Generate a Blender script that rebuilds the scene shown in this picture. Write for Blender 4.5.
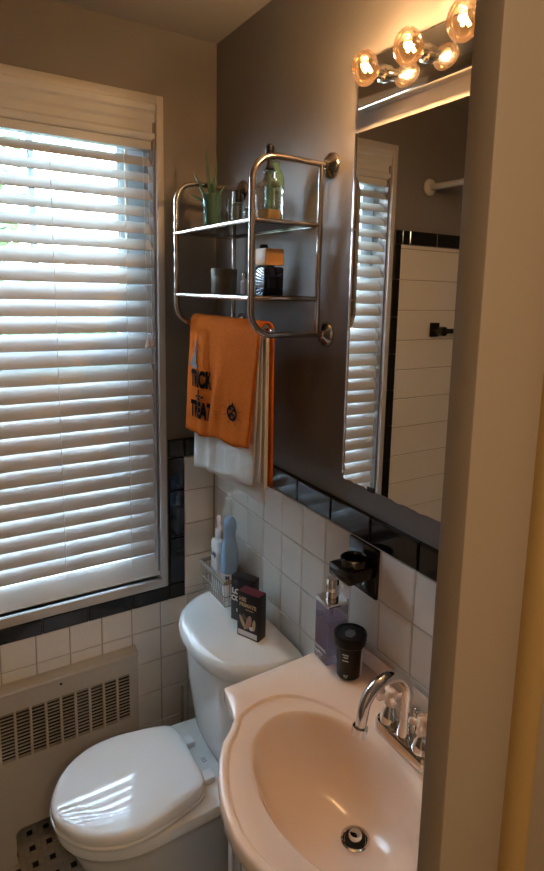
import bpy, bmesh, math, random
from mathutils import Vector, Matrix
R = random.Random(7)
PI = math.pi
for o in list(bpy.data.objects): bpy.data.objects.remove(o)
SC = bpy.context.scene
COL = SC.collection

# ------------------------------------------------------------------ camera
CAM = Vector((-0.8312, -1.8010, 1.7905))
YAW, PIT, ROL = math.radians(32.753), math.radians(9.0785), math.radians(1.4629)
F, PPX, PPY = 580.578, 272 + 23.867, 435.5 - 52.037
fw = Vector((math.sin(YAW)*math.cos(PIT), math.cos(YAW)*math.cos(PIT), -math.sin(PIT)))
r0 = Vector((math.cos(YAW), -math.sin(YAW), 0)); u0 = r0.cross(fw)
rt = r0*math.cos(ROL) + u0*math.sin(ROL); up = u0*math.cos(ROL) - r0*math.sin(ROL)
cd = bpy.data.cameras.new('camera'); cam = bpy.data.objects.new('camera', cd); COL.objects.link(cam)
m3 = Matrix((rt, up, -fw)).transposed(); cam.matrix_world = Matrix.Translation(CAM) @ m3.to_4x4()
cd.sensor_fit = 'VERTICAL'; cd.sensor_height = 24; cd.sensor_width = 24*544/871
cd.lens = F/871*24; cd.shift_x = -(PPX-272)/871; cd.shift_y = (PPY-435.5)/871
cd.clip_start = 0.02; cd.clip_end = 200
SC.camera = cam
def _ray(px, py): return fw + rt*((px-PPX)/F) + up*((PPY-py)/F)
def onx(px, py, x): d = _ray(px, py); return CAM + d*((x-CAM.x)/d.x)
def ony(px, py, y): d = _ray(px, py); return CAM + d*((y-CAM.y)/d.y)
def onz(px, py, z): d = _ray(px, py); return CAM + d*((z-CAM.z)/d.z)

# ------------------------------------------------------------------ world, light, exposure
W = bpy.data.worlds.new('world'); SC.world = W; W.use_nodes = True
wt = W.node_tree; wt.nodes.clear()
wo = wt.nodes.new('ShaderNodeOutputWorld'); wb = wt.nodes.new('ShaderNodeBackground')
tc = wt.nodes.new('ShaderNodeTexCoord'); sx = wt.nodes.new('ShaderNodeSeparateXYZ'); rp = wt.nodes.new('ShaderNodeValToRGB')
wt.links.new(tc.outputs['Generated'], sx.inputs[0]); wt.links.new(sx.outputs['Z'], rp.inputs[0])
rp.color_ramp.elements[0].color = (0.68, 0.85, 1.0, 1); rp.color_ramp.elements[1].color = (0.50, 0.72, 1.0, 1)
wt.links.new(rp.outputs[0], wb.inputs[0]); wb.inputs[1].default_value = 27.0
wt.links.new(wb.outputs[0], wo.inputs[0])
SC.view_settings.view_transform = 'Standard'; SC.view_settings.look = 'None'
SC.view_settings.gamma = 1; SC.view_settings.use_curve_mapping = False
SC.view_settings.exposure = 0.75
BULB_W, HALL_W = 6.6, 15.0
hl = bpy.data.lights.new('assumed_hall_light', 'POINT'); hl.energy = HALL_W; hl.color = (1.0, 0.74, 0.48); hl.shadow_soft_size = 0.09  # unseen hallway lamp, assumed for the warm light on the door casing
ho = bpy.data.objects.new('assumed_hall_light', hl); COL.objects.link(ho); ho.location = (-0.75, -2.55, 2.30)

# ------------------------------------------------------------------ materials
def mat(name, col, rough=0.5, metal=0.0, spec=0.5, noise=None, bump=None, coat=0, trans=0, ior=1.45, sss=0, sheen=0):
    m = bpy.data.materials.new(name); m.use_nodes = True
    nt = m.node_tree; b = nt.nodes['Principled BSDF']
    b.inputs['Base Color'].default_value = (*col, 1); b.inputs['Roughness'].default_value = rough
    b.inputs['Metallic'].default_value = metal; b.inputs['Specular IOR Level'].default_value = spec
    b.inputs['Coat Weight'].default_value = coat; b.inputs['Transmission Weight'].default_value = trans; b.inputs['IOR'].default_value = ior
    b.inputs['Sheen Weight'].default_value = sheen
    if noise or bump:
        t = nt.nodes.new('ShaderNodeTexCoord')
    if noise:
        sc, amt, col2 = noise
        n = nt.nodes.new('ShaderNodeTexNoise'); n.inputs['Scale'].default_value = sc; n.inputs['Detail'].default_value = 5
        nt.links.new(t.outputs['Object'], n.inputs['Vector'])
        rr = nt.nodes.new('ShaderNodeValToRGB'); rr.color_ramp.elements[0].position = .5-amt; rr.color_ramp.elements[1].position = .5+amt
        rr.color_ramp.elements[0].color = (*col, 1); rr.color_ramp.elements[1].color = (*col2, 1)
        nt.links.new(n.outputs['Fac'], rr.inputs[0]); nt.links.new(rr.outputs[0], b.inputs['Base Color'])
    if bump:
        sc, st, dist = bump
        n2 = nt.nodes.new('ShaderNodeTexNoise'); n2.inputs['Scale'].default_value = sc; n2.inputs['Detail'].default_value = 3
        nt.links.new(t.outputs['Object'], n2.inputs['Vector'])
        bp = nt.nodes.new('ShaderNodeBump'); bp.inputs['Strength'].default_value = st; bp.inputs['Distance'].default_value = dist
        nt.links.new(n2.outputs['Fac'], bp.inputs['Height']); nt.links.new(bp.outputs[0], b.inputs['Normal'])
    return m
def emis(name, col, s):
    m = bpy.data.materials.new(name); m.use_nodes = True; nt = m.node_tree; nt.nodes.clear()
    o = nt.nodes.new('ShaderNodeOutputMaterial'); e = nt.nodes.new('ShaderNodeEmission')
    e.inputs[0].default_value = (*col, 1); e.inputs[1].default_value = s; nt.links.new(e.outputs[0], o.inputs[0]); return m
def thin_glass(name, tint=(1, 1, 1), rough=0.02, refl=1.0, haze=0.0, hazecol=(1, 1, 1)):
    m = bpy.data.materials.new(name); m.use_nodes = True; nt = m.node_tree; nt.nodes.clear()
    o = nt.nodes.new('ShaderNodeOutputMaterial'); tr = nt.nodes.new('ShaderNodeBsdfTransparent'); g = nt.nodes.new('ShaderNodeBsdfGlossy')
    fr = nt.nodes.new('ShaderNodeLayerWeight'); fr.inputs['Blend'].default_value = 0.35
    mu = nt.nodes.new('ShaderNodeMath'); mu.operation = 'MULTIPLY'; mu.inputs[1].default_value = refl
    ad = nt.nodes.new('ShaderNodeMath'); ad.operation = 'MAXIMUM'; ad.inputs[1].default_value = 0.04
    tr.inputs[0].default_value = (*tint, 1); g.inputs['Roughness'].default_value = rough
    mx = nt.nodes.new('ShaderNodeMixShader')
    nt.links.new(fr.outputs['Fresnel'], mu.inputs[0]); nt.links.new(mu.outputs[0], ad.inputs[0]); nt.links.new(ad.outputs[0], mx.inputs[0])
    nt.links.new(tr.outputs[0], mx.inputs[1]); nt.links.new(g.outputs[0], mx.inputs[2])
    last = mx
    if haze:
        d = nt.nodes.new('ShaderNodeBsdfDiffuse'); d.inputs[0].default_value = (*hazecol, 1)
        m2 = nt.nodes.new('ShaderNodeMixShader'); m2.inputs[0].default_value = haze
        nt.links.new(mx.outputs[0], m2.inputs[1]); nt.links.new(d.outputs[0], m2.inputs[2]); last = m2
    nt.links.new(last.outputs[0], o.inputs[0]); return m
M = {}
M['paint'] = mat('taupe_paint', (0.190, 0.170, 0.157), 0.42, spec=.45, noise=(5, .22, (0.215, 0.193, 0.178)), bump=(60, .06, .004))
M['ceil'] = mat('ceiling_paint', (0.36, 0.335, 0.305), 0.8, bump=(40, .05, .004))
M['tile'] = mat('cream_tile', (0.74, 0.69, 0.62), 0.12, noise=(1.6, .2, (0.80, 0.75, 0.68)))
M['grout'] = mat('grout', (0.34, 0.30, 0.25), 0.9)
M['black_tile'] = mat('black_glazed_tile', (0.0055, 0.006, 0.0085), 0.10, coat=.4)
M['black_gl'] = mat('black_ceramic', (0.006, 0.006, 0.007), 0.14, coat=.3)
M['white_trim'] = mat('white_gloss_paint', (0.52, 0.49, 0.46), 0.35)
M['sash'] = mat('window_sash_paint', (0.60, 0.66, 0.74), 0.4)
M['blind'] = mat('white_blind', (0.56, 0.56, 0.56), 0.42)
M['cord'] = mat('cord', (0.75, 0.73, 0.70), 0.8)
M['tassel'] = mat('tassel', (0.62, 0.47, 0.42), 0.4)
M['glass'] = thin_glass('window_glass', (.97, .99, 1), refl=.5)
M['porc'] = mat('porcelain', (0.78, 0.78, 0.76), 0.07, coat=.5)
M['lidp'] = mat('seat_plastic', (0.80, 0.795, 0.78), 0.05, coat=.3)
M['sink'] = mat('cultured_marble', (0.95, 0.77, 0.63), 0.12, coat=.5)
M['cab'] = mat('vanity_white', (0.70, 0.68, 0.65), 0.35)
M['chrome'] = mat('chrome', (0.72, 0.70, 0.67), 0.07, metal=1)
M['chrome2'] = mat('nickel_tube', (0.48, 0.43, 0.39), 0.13, metal=1)
M['mirror'] = mat('mirror_silver', (0.80, 0.79, 0.76), 0.008, metal=1)
M['radw'] = mat('radiator_enamel', (0.47, 0.43, 0.375), 0.4, noise=(3, .2, (0.50, 0.46, 0.40)))
M['dark'] = mat('dark_void', (0.012, 0.011, 0.010), 0.9)  # near-black in place of shade inside the grille and small holes
M['jamb'] = mat('door_paint', (0.30, 0.235, 0.17), 0.45, bump=(25, .05, .004))
M['jamb_lit'] = mat('backband_lit_paint', (0.36, 0.23, 0.085), 0.45)  # yellow of the hallway light put into the band's colour
M['ftile'] = mat('floor_tile', (0.36, 0.31, 0.25), 0.3, noise=(9, .25, (0.46, 0.41, 0.34)))
M['fblack'] = mat('floor_dot', (0.010, 0.010, 0.011), 0.3)
M['orange'] = mat('orange_terry', (0.58, 0.110, 0.007), 0.95, spec=.1, noise=(160, .35, (0.74, 0.165, 0.015)), bump=(420, .8, .006))
M['terry'] = mat('white_terry', (0.78, 0.74, 0.70), 0.95, noise=(120, .4, (0.85, 0.82, 0.78)), bump=(420, .8, .006))
M['ink'] = mat('black_print', (0.010, 0.008, 0.009), 0.9, spec=.05)
M['greyink'] = mat('grey_print', (0.12, 0.115, 0.12), 0.8)
M['rackglass'] = thin_glass('shelf_glass', (.72, .78, .78), refl=1.0)
M['clear'] = thin_glass('clear_glass', (.95, .97, .95), refl=.7)
M['soapglass'] = thin_glass('soap_bottle_plastic', (.93, .92, .94), refl=.8)
M['lilac'] = thin_glass('lilac_soap', (.88, .82, .90), refl=.3, haze=.30, hazecol=(.86, .72, .86))
M['greenglass'] = thin_glass('green_glass', (.62, .78, .70), refl=.8, haze=.32, hazecol=(.20, .36, .29))
M['leaf'] = mat('aloe_leaf', (0.05, 0.11, 0.045), 0.4, noise=(40, .3, (0.09, 0.16, 0.07)))
M['blackp'] = mat('black_plastic', (0.007, 0.007, 0.008), 0.35, spec=.3)
M['wood'] = mat('orange_wood', (0.62, 0.30, 0.09), 0.4, noise=(30, .3, (0.70, 0.37, 0.13)))
M['darkglass'] = thin_glass('dark_blue_glass', (.16, .18, .24), refl=1.0, haze=.15, hazecol=(.02, .025, .05))
M['candle'] = mat('grey_tin', (0.16, 0.13, 0.105), 0.45, noise=(40, .35, (0.22, 0.19, 0.15)))
M['amber'] = mat('amber_liquid', (0.50, 0.33, 0.16), 0.1, trans=.5)
M['bottlew'] = mat('white_bottle', (0.80, 0.80, 0.80), 0.3)
M['blueb'] = mat('blue_bottle', (0.26, 0.44, 0.68), 0.3)
M['bluet'] = mat('navy_print', (0.03, 0.04, 0.14), 0.5)
M['paper'] = mat('paper_label', (0.74, 0.72, 0.68), 0.7)
M['wire'] = mat('wire_grey', (0.33, 0.30, 0.26), 0.4, metal=.6)
M['rim'] = mat('basket_rim', (0.30, 0.27, 0.22), 0.5)
M['boxk'] = mat('black_carton', (0.010, 0.012, 0.018), 0.35)
M['boxr'] = mat('maroon_carton', (0.10, 0.012, 0.020), 0.35)
M['gold'] = mat('gold_print', (0.52, 0.38, 0.17), 0.4)
M['pink'] = mat('tan_print', (0.46, 0.22, 0.14), 0.5)
M['wprint'] = mat('white_print', (0.72, 0.72, 0.70), 0.5)
M['cand_por'] = mat('handle_porcelain', (0.80, 0.66, 0.54), 0.12, coat=.5)
M['bulbglass'] = thin_glass('bulb_glass', (1.0, .93, .82), refl=.8, haze=.0015, hazecol=(1, .55, .25))  # faint orange haze paints the filament's glare into the glass
M['filament'] = emis('filament', (1.0, 0.55, 0.18), 25)
M['rubber'] = mat('dark_rubber', (0.02, 0.02, 0.02), .6)
M['brush'] = mat('brush_plastic', (0.42, 0.38, 0.33), .4)
M['tree'] = mat('foliage', (0.022, 0.055, 0.008), 0.7, spec=.2, noise=(2, .3, (0.045, 0.085, 0.015)))
M['bark'] = mat('bark', (0.09, 0.06, 0.04), .9)
M['lawn'] = mat('lawn', (0.07, 0.12, 0.035), .9, noise=(2, .3, (0.11, 0.16, 0.06)))
M['road'] = mat('asphalt', (0.35, 0.36, 0.38), .9)
M['siding'] = mat('siding', (0.62, 0.63, 0.63), .7)
M['roof'] = mat('shingle', (0.12, 0.11, 0.11), .9)
M['pane'] = mat('dark_pane', (0.04, 0.05, 0.06), .05)
M['recess'] = mat('dark_recess', (0.07, 0.065, 0.06), .9)  # recess back, much darker than the surrounding wall
M['hall'] = mat('hall_paint', (0.62, 0.52, 0.38), .8)
M['tub'] = mat('tub_enamel', (0.72, 0.72, 0.70), .12, coat=.3)

# ------------------------------------------------------------------ mesh helpers
class MB:
    def __init__(s): s.v = []; s.f = []
    def add(s, vs, fs):
        n = len(s.v); s.v += [tuple(v) for v in vs]; s.f += [tuple(i+n for i in f) for f in fs]; return s
    def box(s, x0, x1, y0, y1, z0, z1, bev=0):
        if x0 > x1: x0, x1 = x1, x0
        if y0 > y1: y0, y1 = y1, y0
        if z0 > z1: z0, z1 = z1, z0
        if bev <= 0:
            return s.add([(x, y, z) for z in (z0, z1) for y in (y0, y1) for x in (x0, x1)],
                         [(0, 2, 3, 1), (4, 5, 7, 6), (0, 1, 5, 4), (2, 6, 7, 3), (0, 4, 6, 2), (1, 3, 7, 5)])
        bm = bmesh.new(); bmesh.ops.create_cube(bm, size=1)
        for v in bm.verts: v.co = Vector(((x0+x1)/2+v.co.x*(x1-x0), (y0+y1)/2+v.co.y*(y1-y0), (z0+z1)/2+v.co.z*(z1-z0)))
        bmesh.ops.bevel(bm, geom=list(bm.edges), offset=bev, segments=2, profile=.5, affect='EDGES')
        return s.bm(bm)
    def bm(s, bm):
        bm.verts.index_update(); s.add([v.co[:] for v in bm.verts], [[v.index for v in f.verts] for f in bm.faces]); bm.free(); return s
    def loft(s, rings, cap0=True, cap1=True):
        n = len(rings[0]); vs = [p for r in rings for p in r]; fs = []
        for i in range(len(rings)-1):
            for j in range(n):
                k = (j+1) % n; fs.append((i*n+j, i*n+k, (i+1)*n+k, (i+1)*n+j))
        if cap0: fs.append(tuple(range(n-1, -1, -1)))
        if cap1: fs.append(tuple((len(rings)-1)*n+j for j in range(n)))
        return s.add(vs, fs)
    def lathe(s, prof, c=(0, 0, 0), axis='z', n=24, cap0=True, cap1=True):
        rings = []
        for r, h in prof:
            ring = []
            for j in range(n):
                a = 2*PI*j/n; p = (r*math.cos(a), r*math.sin(a))
                if axis == 'z': q = (c[0]+p[0], c[1]+p[1], c[2]+h)
                elif axis == 'x': q = (c[0]+h, c[1]+p[0], c[2]+p[1])
                else: q = (c[0]+p[1], c[1]+h, c[2]+p[0])
                ring.append(q)
            rings.append(ring)
        return s.loft(rings, cap0, cap1)
    def tube(s, path, r, n=10, cap=True):
        path = [Vector(p) for p in path]; rings = []
        rad = r if isinstance(r, (list, tuple)) else [r]*len(path)
        t = (path[1]-path[0]).normalized(); ref = Vector((0, 0, 1)) if abs(t.z) < .9 else Vector((0, 1, 0))
        a = t.cross(ref).normalized()
        for i, p in enumerate(path):
            if i == 0: t = path[1]-path[0]
            elif i == len(path)-1: t = path[-1]-path[-2]
            else: t = (path[i+1]-p).normalized()+(p-path[i-1]).normalized()
            t.normalize(); a = (a-t*a.dot(t)).normalized(); b = t.cross(a)
            rings.append([p+(a*math.cos(2*PI*j/n)+b*math.sin(2*PI*j/n))*rad[i] for j in range(n)])
        return s.loft(rings, cap, cap)
    def sphere(s, c, r, n=20, m=12, sc=(1, 1, 1)):
        rings = []
        for i in range(1, m):
            t = PI*i/m
            rings.append([(c[0]+sc[0]*r*math.sin(t)*math.cos(2*PI*j/n), c[1]+sc[1]*r*math.sin(t)*math.sin(2*PI*j/n), c[2]-sc[2]*r*math.cos(t)) for j in range(n)])
        return s.loft(rings)
    def prism(s, pts, z0, z1):
        return s.loft([[(x, y, z0) for x, y in pts], [(x, y, z1) for x, y in pts]])
    def mesh(s, name, m, smooth=40):
        me = bpy.data.meshes.new(name); me.from_pydata(s.v, [], s.f); me.update()
        bm = bmesh.new(); bm.from_mesh(me); bmesh.ops.recalc_face_normals(bm, faces=bm.faces); bm.to_mesh(me); bm.free()
        if m: me.materials.append(M[m] if isinstance(m, str) else m)
        if smooth:
            for p in me.polygons: p.use_smooth = True
            me.set_sharp_from_angle(angle=math.radians(smooth))
        return me
    def build(s, name, m, parent=None, smooth=40):
        return link(name, s.mesh(name, m, smooth), parent)
def link(name, me, parent=None, loc=None):
    o = bpy.data.objects.new(name, me); COL.objects.link(o)
    if parent is not None:
        o.parent = parent; o.matrix_parent_inverse = parent.matrix_basis.inverted()
    if loc is not None: o.location = loc
    return o
def thing(name, label, cat, loc=(0, 0, 0), group=None):
    o = bpy.data.objects.new(name, None); COL.objects.link(o); o.location = loc; o.empty_display_size = .03
    tag(o, label, cat, group); return o
def tag(o, label, cat, group=None):
    o['label'] = label; o['category'] = cat
    if group: o['group'] = group
    return o
def struct(o, label, cat):
    o['kind'] = 'structure'; o['label'] = label; o['category'] = cat; return o
def arc(c, r, a0, a1, n, f):      # f maps (u, v) to a point
    return [f(c[0]+r*math.cos(a0+(a1-a0)*i/n), c[1]+r*math.sin(a0+(a1-a0)*i/n)) for i in range(n+1)]
def bez(p, n):
    p = [Vector(q) for q in p]; out = []
    for i in range(n+1):
        t = i/n; a = list(p)
        while len(a) > 1: a = [a[k].lerp(a[k+1], t) for k in range(len(a)-1)]
        out.append(a[0])
    return out
def text_mesh(s, size, bold=0.0, ext=0.0, sub=0):
    cu = bpy.data.curves.new('t', 'FONT'); cu.body = s; cu.size = size; cu.align_x = 'CENTER'; cu.align_y = 'CENTER'; cu.offset = bold; cu.extrude = ext; cu.resolution_u = 3
    o = bpy.data.objects.new('t', cu); COL.objects.link(o); bpy.context.view_layer.update()
    me = bpy.data.meshes.new_from_object(o.evaluated_get(bpy.context.evaluated_depsgraph_get()))
    bpy.data.objects.remove(o); bpy.data.curves.remove(cu)
    mb = MB(); bm = bmesh.new(); bm.from_mesh(me); bmesh.ops.triangulate(bm, faces=bm.faces)
    for _ in range(sub): bmesh.ops.subdivide_edges(bm, edges=[e for e in bm.edges if e.calc_length() > size*.15], cuts=1)
    bmesh.ops.triangulate(bm, faces=bm.faces)
    mb.bm(bm); bpy.data.meshes.remove(me); return mb

# ------------------------------------------------------------------ room dimensions
ZC = 2.547; ZO = 1.225; TZ = .1188; TW = .0992; TR = .1059
XL, YF = -1.70, -1.44
RAIL0, RAIL1 = 1.228, 1.292
WX0, WX1, WZ0, WZ1 = -.897, -.181, .780, 2.355     # window casing outer

def tile_mesh(plane, w, h, t, bev, m, key={}):
    k = (plane, round(w, 3), round(h, 3), t, m)
    if k in key: return key[k]
    b = min(bev, w*.3, h*.3); g = .0011
    def ring(i, d):
        a, c = w/2-g-i, h/2-g-i
        pts = [(-a, -c), (a, -c), (a, c), (-a, c)]
        return [((d*-1, u, v) if plane == 'x' else ((u, -d, v) if plane == 'y' else (u, v, d))) for u, v in pts]
    mb = MB(); mb.loft([ring(0, 0), ring(0, t-b), ring(b*.35, t-b*.3), ring(b, t)], cap0=False)
    me = mb.mesh('tile', m, smooth=24); key[k] = me; return me
def tile(parent, plane, u0, u1, v0, v1, name='tile', m='tile', t=.007, bev=.003, jit=.004):
    w, h = abs(u1-u0), abs(v1-v0)
    if w < .012 or h < .012: return
    me = tile_mesh(plane, w, h, t, bev, m)
    uc, vc = (u0+u1)/2, (v0+v1)/2
    loc = {'x': (0, uc, vc), 'y': (uc, 0, vc), 'z': (uc, vc, 0)}[plane]
    o = link(name, me, parent, loc)
    if plane == 'x': o.rotation_euler = (0, R.uniform(-jit, jit), R.uniform(-jit, jit))
    elif plane == 'y': o.rotation_euler = (R.uniform(-jit, jit), 0, R.uniform(-jit, jit))
    return o
def cells(a, b, joints):
    js = sorted([j for j in joints if a+1e-4 < j < b-1e-4]); e = [a]+js+[b]; return list(zip(e[:-1], e[1:]))

# ------------------------------------------------------------------ walls, floor, ceiling
wr = struct(MB().box(0, .1, YF, .1, 0, ZC).build('wall_right', 'paint', smooth=0), 'taupe painted wall above cream tile with black rail', 'wall')
MB().box(-.0035, .001, YF, 0, 0, RAIL0).build('grout_bed', 'grout', wr, 0)
VJ = [ZO-k*TZ for k in range(0, 11)]
UJR = [-.3588+TR*k for k in range(-12, 4)]
dish_y0, dish_y1 = -.3588-TR*5-.002, -.3588-TR*4
for (u0_, u1_) in cells(YF, -.007, UJR):
    for (v0, v1) in cells(.0, ZO, VJ):
        tile(wr, 'x', u0_, u1_, v0, v1)
wb_ = MB()
for (x0, x1, z0, z1) in ((XL-.1, WX0+.03, 0, ZC), (WX1-.03, .0, 0, ZC), (WX0+.03, -.31, .50, WZ0+.03), (-.31, WX1-.03, 0, WZ0+.03), (XL-.1+.001, WX0+.03, .0, .001), (WX0+.03, WX1-.03, WZ1-.03, ZC)):
    wb_.box(x0, x1, 0, .12, z0, z1)
wbk = struct(wb_.build('wall_back', 'paint', smooth=0), 'taupe painted window wall over cream tile', 'wall')
MB().box(-.942, 0, -.0035, .001, .50, .727).box(-.31, 0, -.0035, .001, 0, .52).box(-.118, 0, -.0035, .001, .72, RAIL0).box(XL, -.942, -.0035, .001, .40, 1.985).build('grout_bed', 'grout', wbk, 0)
UJB = [-.2058-TW*k for k in range(0, 12)]+[-.1066]
for (v0, v1) in cells(.725, ZO, VJ): tile(wbk, 'y', -.117, -.007, v0, v1)
for (u0_, u1_) in cells(-.942, -.007, UJB):
    for (v0, v1) in cells(0, .725, VJ):
        if v1 < .52 and u0_ < -.31 and u1_ > -.86: continue
        tile(wbk, 'y', u0_, u1_, v0, v1)
for (u0_, u1_) in cells(XL, -.944, [-1.30]):
    for (v0, v1) in cells(.50, 1.985, [ZO+k*.124 for k in range(-8, 8)]): tile(wbk, 'y', u0_, u1_, v0, v1, jit=.002)
MB().box(WX0+.02, -.30, .118, .20, 0, .52).build('recess_back', 'recess', wbk, 0)
# black liner tiles
def trim(parent, plane, a, b, c, d): return tile(parent, plane, a, b, c, d, 'trim_tile', 'black_tile', .012, .004, .0012)
zj = [ony(178, 489, 0).z, ony(178, 536, 0).z]
for (v0, v1) in cells(.782, 1.229, zj): trim(wbk, 'y', -.175, -.117, v0, v1)
trim(wbk, 'y', -.175, -.117, .725, .780); trim(wbk, 'y', -.175, -.117, 1.231, RAIL1); trim(wbk, 'y', -.117, -.010, RAIL0, RAIL1)
xj = [ony(42, 625, 0).x, ony(88, 613, 0).x, ony(132, 601, 0).x, ony(42, 625, 0).x-.147]
for (u0_, u1_) in cells(-.942, -.175, xj): trim(wbk, 'y', u0_, u1_, .725, .780)
for (v0, v1) in cells(.782, 1.985, [.782+.152*k for k in range(1, 9)]): trim(wbk, 'y', -.942, -.900, v0, v1)
trim(wbk, 'y', -.942, -.900, 1.985, 2.042)
for (u0_, u1_) in cells(XL, -.942, [-.982-.152*k for k in range(0, 6)]): trim(wbk, 'y', u0_, u1_, 1.985, 2.042)
rj = onx(374, 530, 0).y
for (u0_, u1_) in cells(YF, -.012, [rj+.152*k for k in range(-5, 6)]): trim(wr, 'x', u0_, u1_, RAIL0, RAIL1)
struct(MB().box(XL-.1, XL, YF, .1, 0, ZC).build('wall_left', 'paint', smooth=0), 'taupe painted wall beside the bathtub', 'wall')
wf = MB().box(-.43, .1, YF-.095, YF, 0, ZC).box(XL-.1, -1.22, YF-.095, YF, 0, ZC).box(-1.22, -.43, YF-.095, YF, 2.28, ZC)
struct(wf.build('wall_front', 'paint', smooth=0), 'painted wall holding the doorway', 'wall')
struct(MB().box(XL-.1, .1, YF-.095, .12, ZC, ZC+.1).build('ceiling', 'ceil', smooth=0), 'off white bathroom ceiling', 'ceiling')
struct(MB().box(-2.0, .7, -3.4, YF-.095, -.1, -.004).build('floor_hall', 'bark', smooth=0), 'hallway floor outside the bathroom', 'floor')
fl = struct(MB().box(XL-.1, .1, YF-.095, .22, -.1, -.004).build('floor', 'grout', smooth=0), 'small mosaic tile floor with black dots', 'floor')
# mosaic: each cell a black dot with four pale pieces turning round it
PX_, PY_, D_ = .0505, .062, .019
DX, DY = -.643, -.014
def fpieces(cx, cy):
    a, b, d = PX_/2, PY_/2, D_/2
    return [(cx-d, cx+d, cy-d, cy+d, 1), (cx-a, cx+d, cy+d, cy+b, 0), (cx+d, cx+a, cy-d, cy+b, 0), (cx-d, cx+a, cy-b, cy-d, 0), (cx-a, cx-d, cy-b, cy+d, 0)]
rest = {0: MB(), 1: MB()}
for i in range(-24, 14):
    for j in range(-24, 2):
        cx, cy = DX+i*PX_, DY+j*PY_
        if cy > .09 or (cy > 0 and not -.84 < cx < -.34) or cy < YF or cx < XL or cx > 0: continue
        near = (-3 <= i <= 5 and -5 <= j <= 1)
        for (x0, x1, y0, y1, k) in fpieces(cx, cy):
            if near:
                o = tile(fl, 'z', x0, x1, y0, y1, 'mosaic_dot' if k else 'mosaic_piece', 'fblack' if k else 'ftile', .005, .0012)
                o.location.z = -.004
            else:
                rest[k].box(x0+.001, x1-.001, y0+.001, y1-.001, -.004, .001)
for k in (0, 1):
    o = rest[k].build('mosaic_dots' if k else 'mosaic_field', 'fblack' if k else 'ftile', fl, 0); o['kind'] = 'stuff'
# hallway shell behind the camera
struct(MB().box(-1.9, .6, YF-.099, YF-.095, 2.60, 2.61).box(-2.0, .7, -3.4, YF-.095, ZC, ZC+.1).build('ceiling_hall', 'ceil', smooth=0), 'hallway ceiling', 'ceiling')
struct(MB().box(-2.0, .7, -3.4, -3.3, 0, ZC).build('wall_hall_rear', 'hall', smooth=0), 'hallway wall facing the bathroom door', 'wall')
struct(MB().box(-2.0, -1.9, -3.3, YF-.095, 0, ZC).build('wall_hall_left', 'hall', smooth=0), 'hallway side wall on the left', 'wall')
struct(MB().box(.6, .7, -3.3, YF-.095, 0, ZC).build('wall_hall_right', 'hall', smooth=0), 'hallway side wall on the right', 'wall')
struct(MB().box(-1.9, XL-.1, YF-.095, YF-.09, 0, ZC).box(.1, .6, YF-.095, YF-.09, 0, ZC).build('wall_hall_front', 'hall', smooth=0), 'hallway wall around the bathroom doorway', 'wall')
# assumed hallway lamp, out of view, round its light
hlm = thing('assumed_hall_lamp', 'assumed small hallway ceiling lamp, out of view', 'lamp', (-.75, -2.55, ZC))
MB().lathe([(.06, 0), (.06, -.02), (.012, -.03), (.012, -.12)], (-.75, -2.55, ZC)).build('lamp_base', 'chrome2', hlm)
MB().lathe([(.015, -.12), (.02, -.14)], (-.75, -2.55, ZC)).build('lamp_socket', 'chrome2', hlm)

# door casing: a flat board with a rounded outer band, its edge toward the bathroom
AX, AY = -.542, -1.560
tr = MB().box(AX, -.472, AY, AY+.0222, 0, 2.36, .0015)
t1 = struct(tr.build('trim_1', 'jamb'), 'tan painted door casing on the right', 'door frame')
prof = [(-.474, AY)]+[(-.462-.012*math.cos(a), AY-.002-.012*math.sin(a)) for a in [PI*k/8 for k in range(9)]]+[(-.45, AY+.022), (-.474, AY+.022)]
MB().prism(prof, 0, 2.36).build('backband', 'jamb_lit', t1)
MB().box(-.4505, -.30, AY+.006, AY+.0245, 0, 2.36).build('side_board', 'jamb', t1, 0)
MB().box(-1.262, -1.19, AY, AY+.0222, 0, 2.36, .0015).build('casing_board', 'jamb', t1)
MB().box(-1.262, -.45, AY, AY+.0222, 2.36, 2.43, .0015).build('head_board', 'jamb', t1)

# ------------------------------------------------------------------ window
wn = bpy.data.objects.new('window_1', None); COL.objects.link(wn); wn.location = (-.516, 0, WZ0)
struct(wn, 'white sash window in a narrow painted casing', 'window')
cw = .022
mb = MB()
mb.box(WX0, WX0+cw, -.014, .0, WZ0, WZ1, .002).box(WX1-cw, WX1, -.014, .0, WZ0, WZ1, .002)
mb.box(WX0+cw-.002, WX1-cw+.002, -.014, .0, WZ1-.026, WZ1, .002).box(WX0+cw-.002, WX1-cw+.002, -.014, .0, WZ0, WZ0+.030, .002)
mb.build('casing', 'white_trim', wn)
mb = MB()
ix0, ix1, iz0, iz1 = WX0+cw, WX1-cw, WZ0+.030, WZ1-.026
mb.box(ix0-.01, ix0, -.004, .115, iz0, iz1).box(ix1, ix1+.01, -.004, .115, iz0, iz1).box(ix0-.01, ix1+.01, -.004, .115, iz1, iz1+.01).box(ix0-.01, ix1+.01, -.004, .115, iz0-.01, iz0)
mb.build('jamb_lining', 'white_trim', wn, 0)
MUX, GX0, GX1, ZM = -.542, -.81, -.296, 1.60
def sash(y0, y1, z0, z1, nm):
    s = MB(); s.box(ix0, GX0, y0, y1, z0, z1).box(GX1, ix1, y0, y1, z0, z1).box(GX0, GX1, y0, y1, z0, z0+.045).box(GX0, GX1, y0, y1, z1-.045, z1)
    so = s.build(nm, 'sash', wn, 0)
    MB().box(MUX-.009, MUX+.009, y0+.003, y1-.003, z0+.045, z1-.045).build('muntin', 'sash', so, 0)
    MB().box(GX0, GX1, (y0+y1)/2-.002, (y0+y1)/2+.002, z0+.045, z1-.045).build('pane', 'glass', so, 0)
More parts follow.
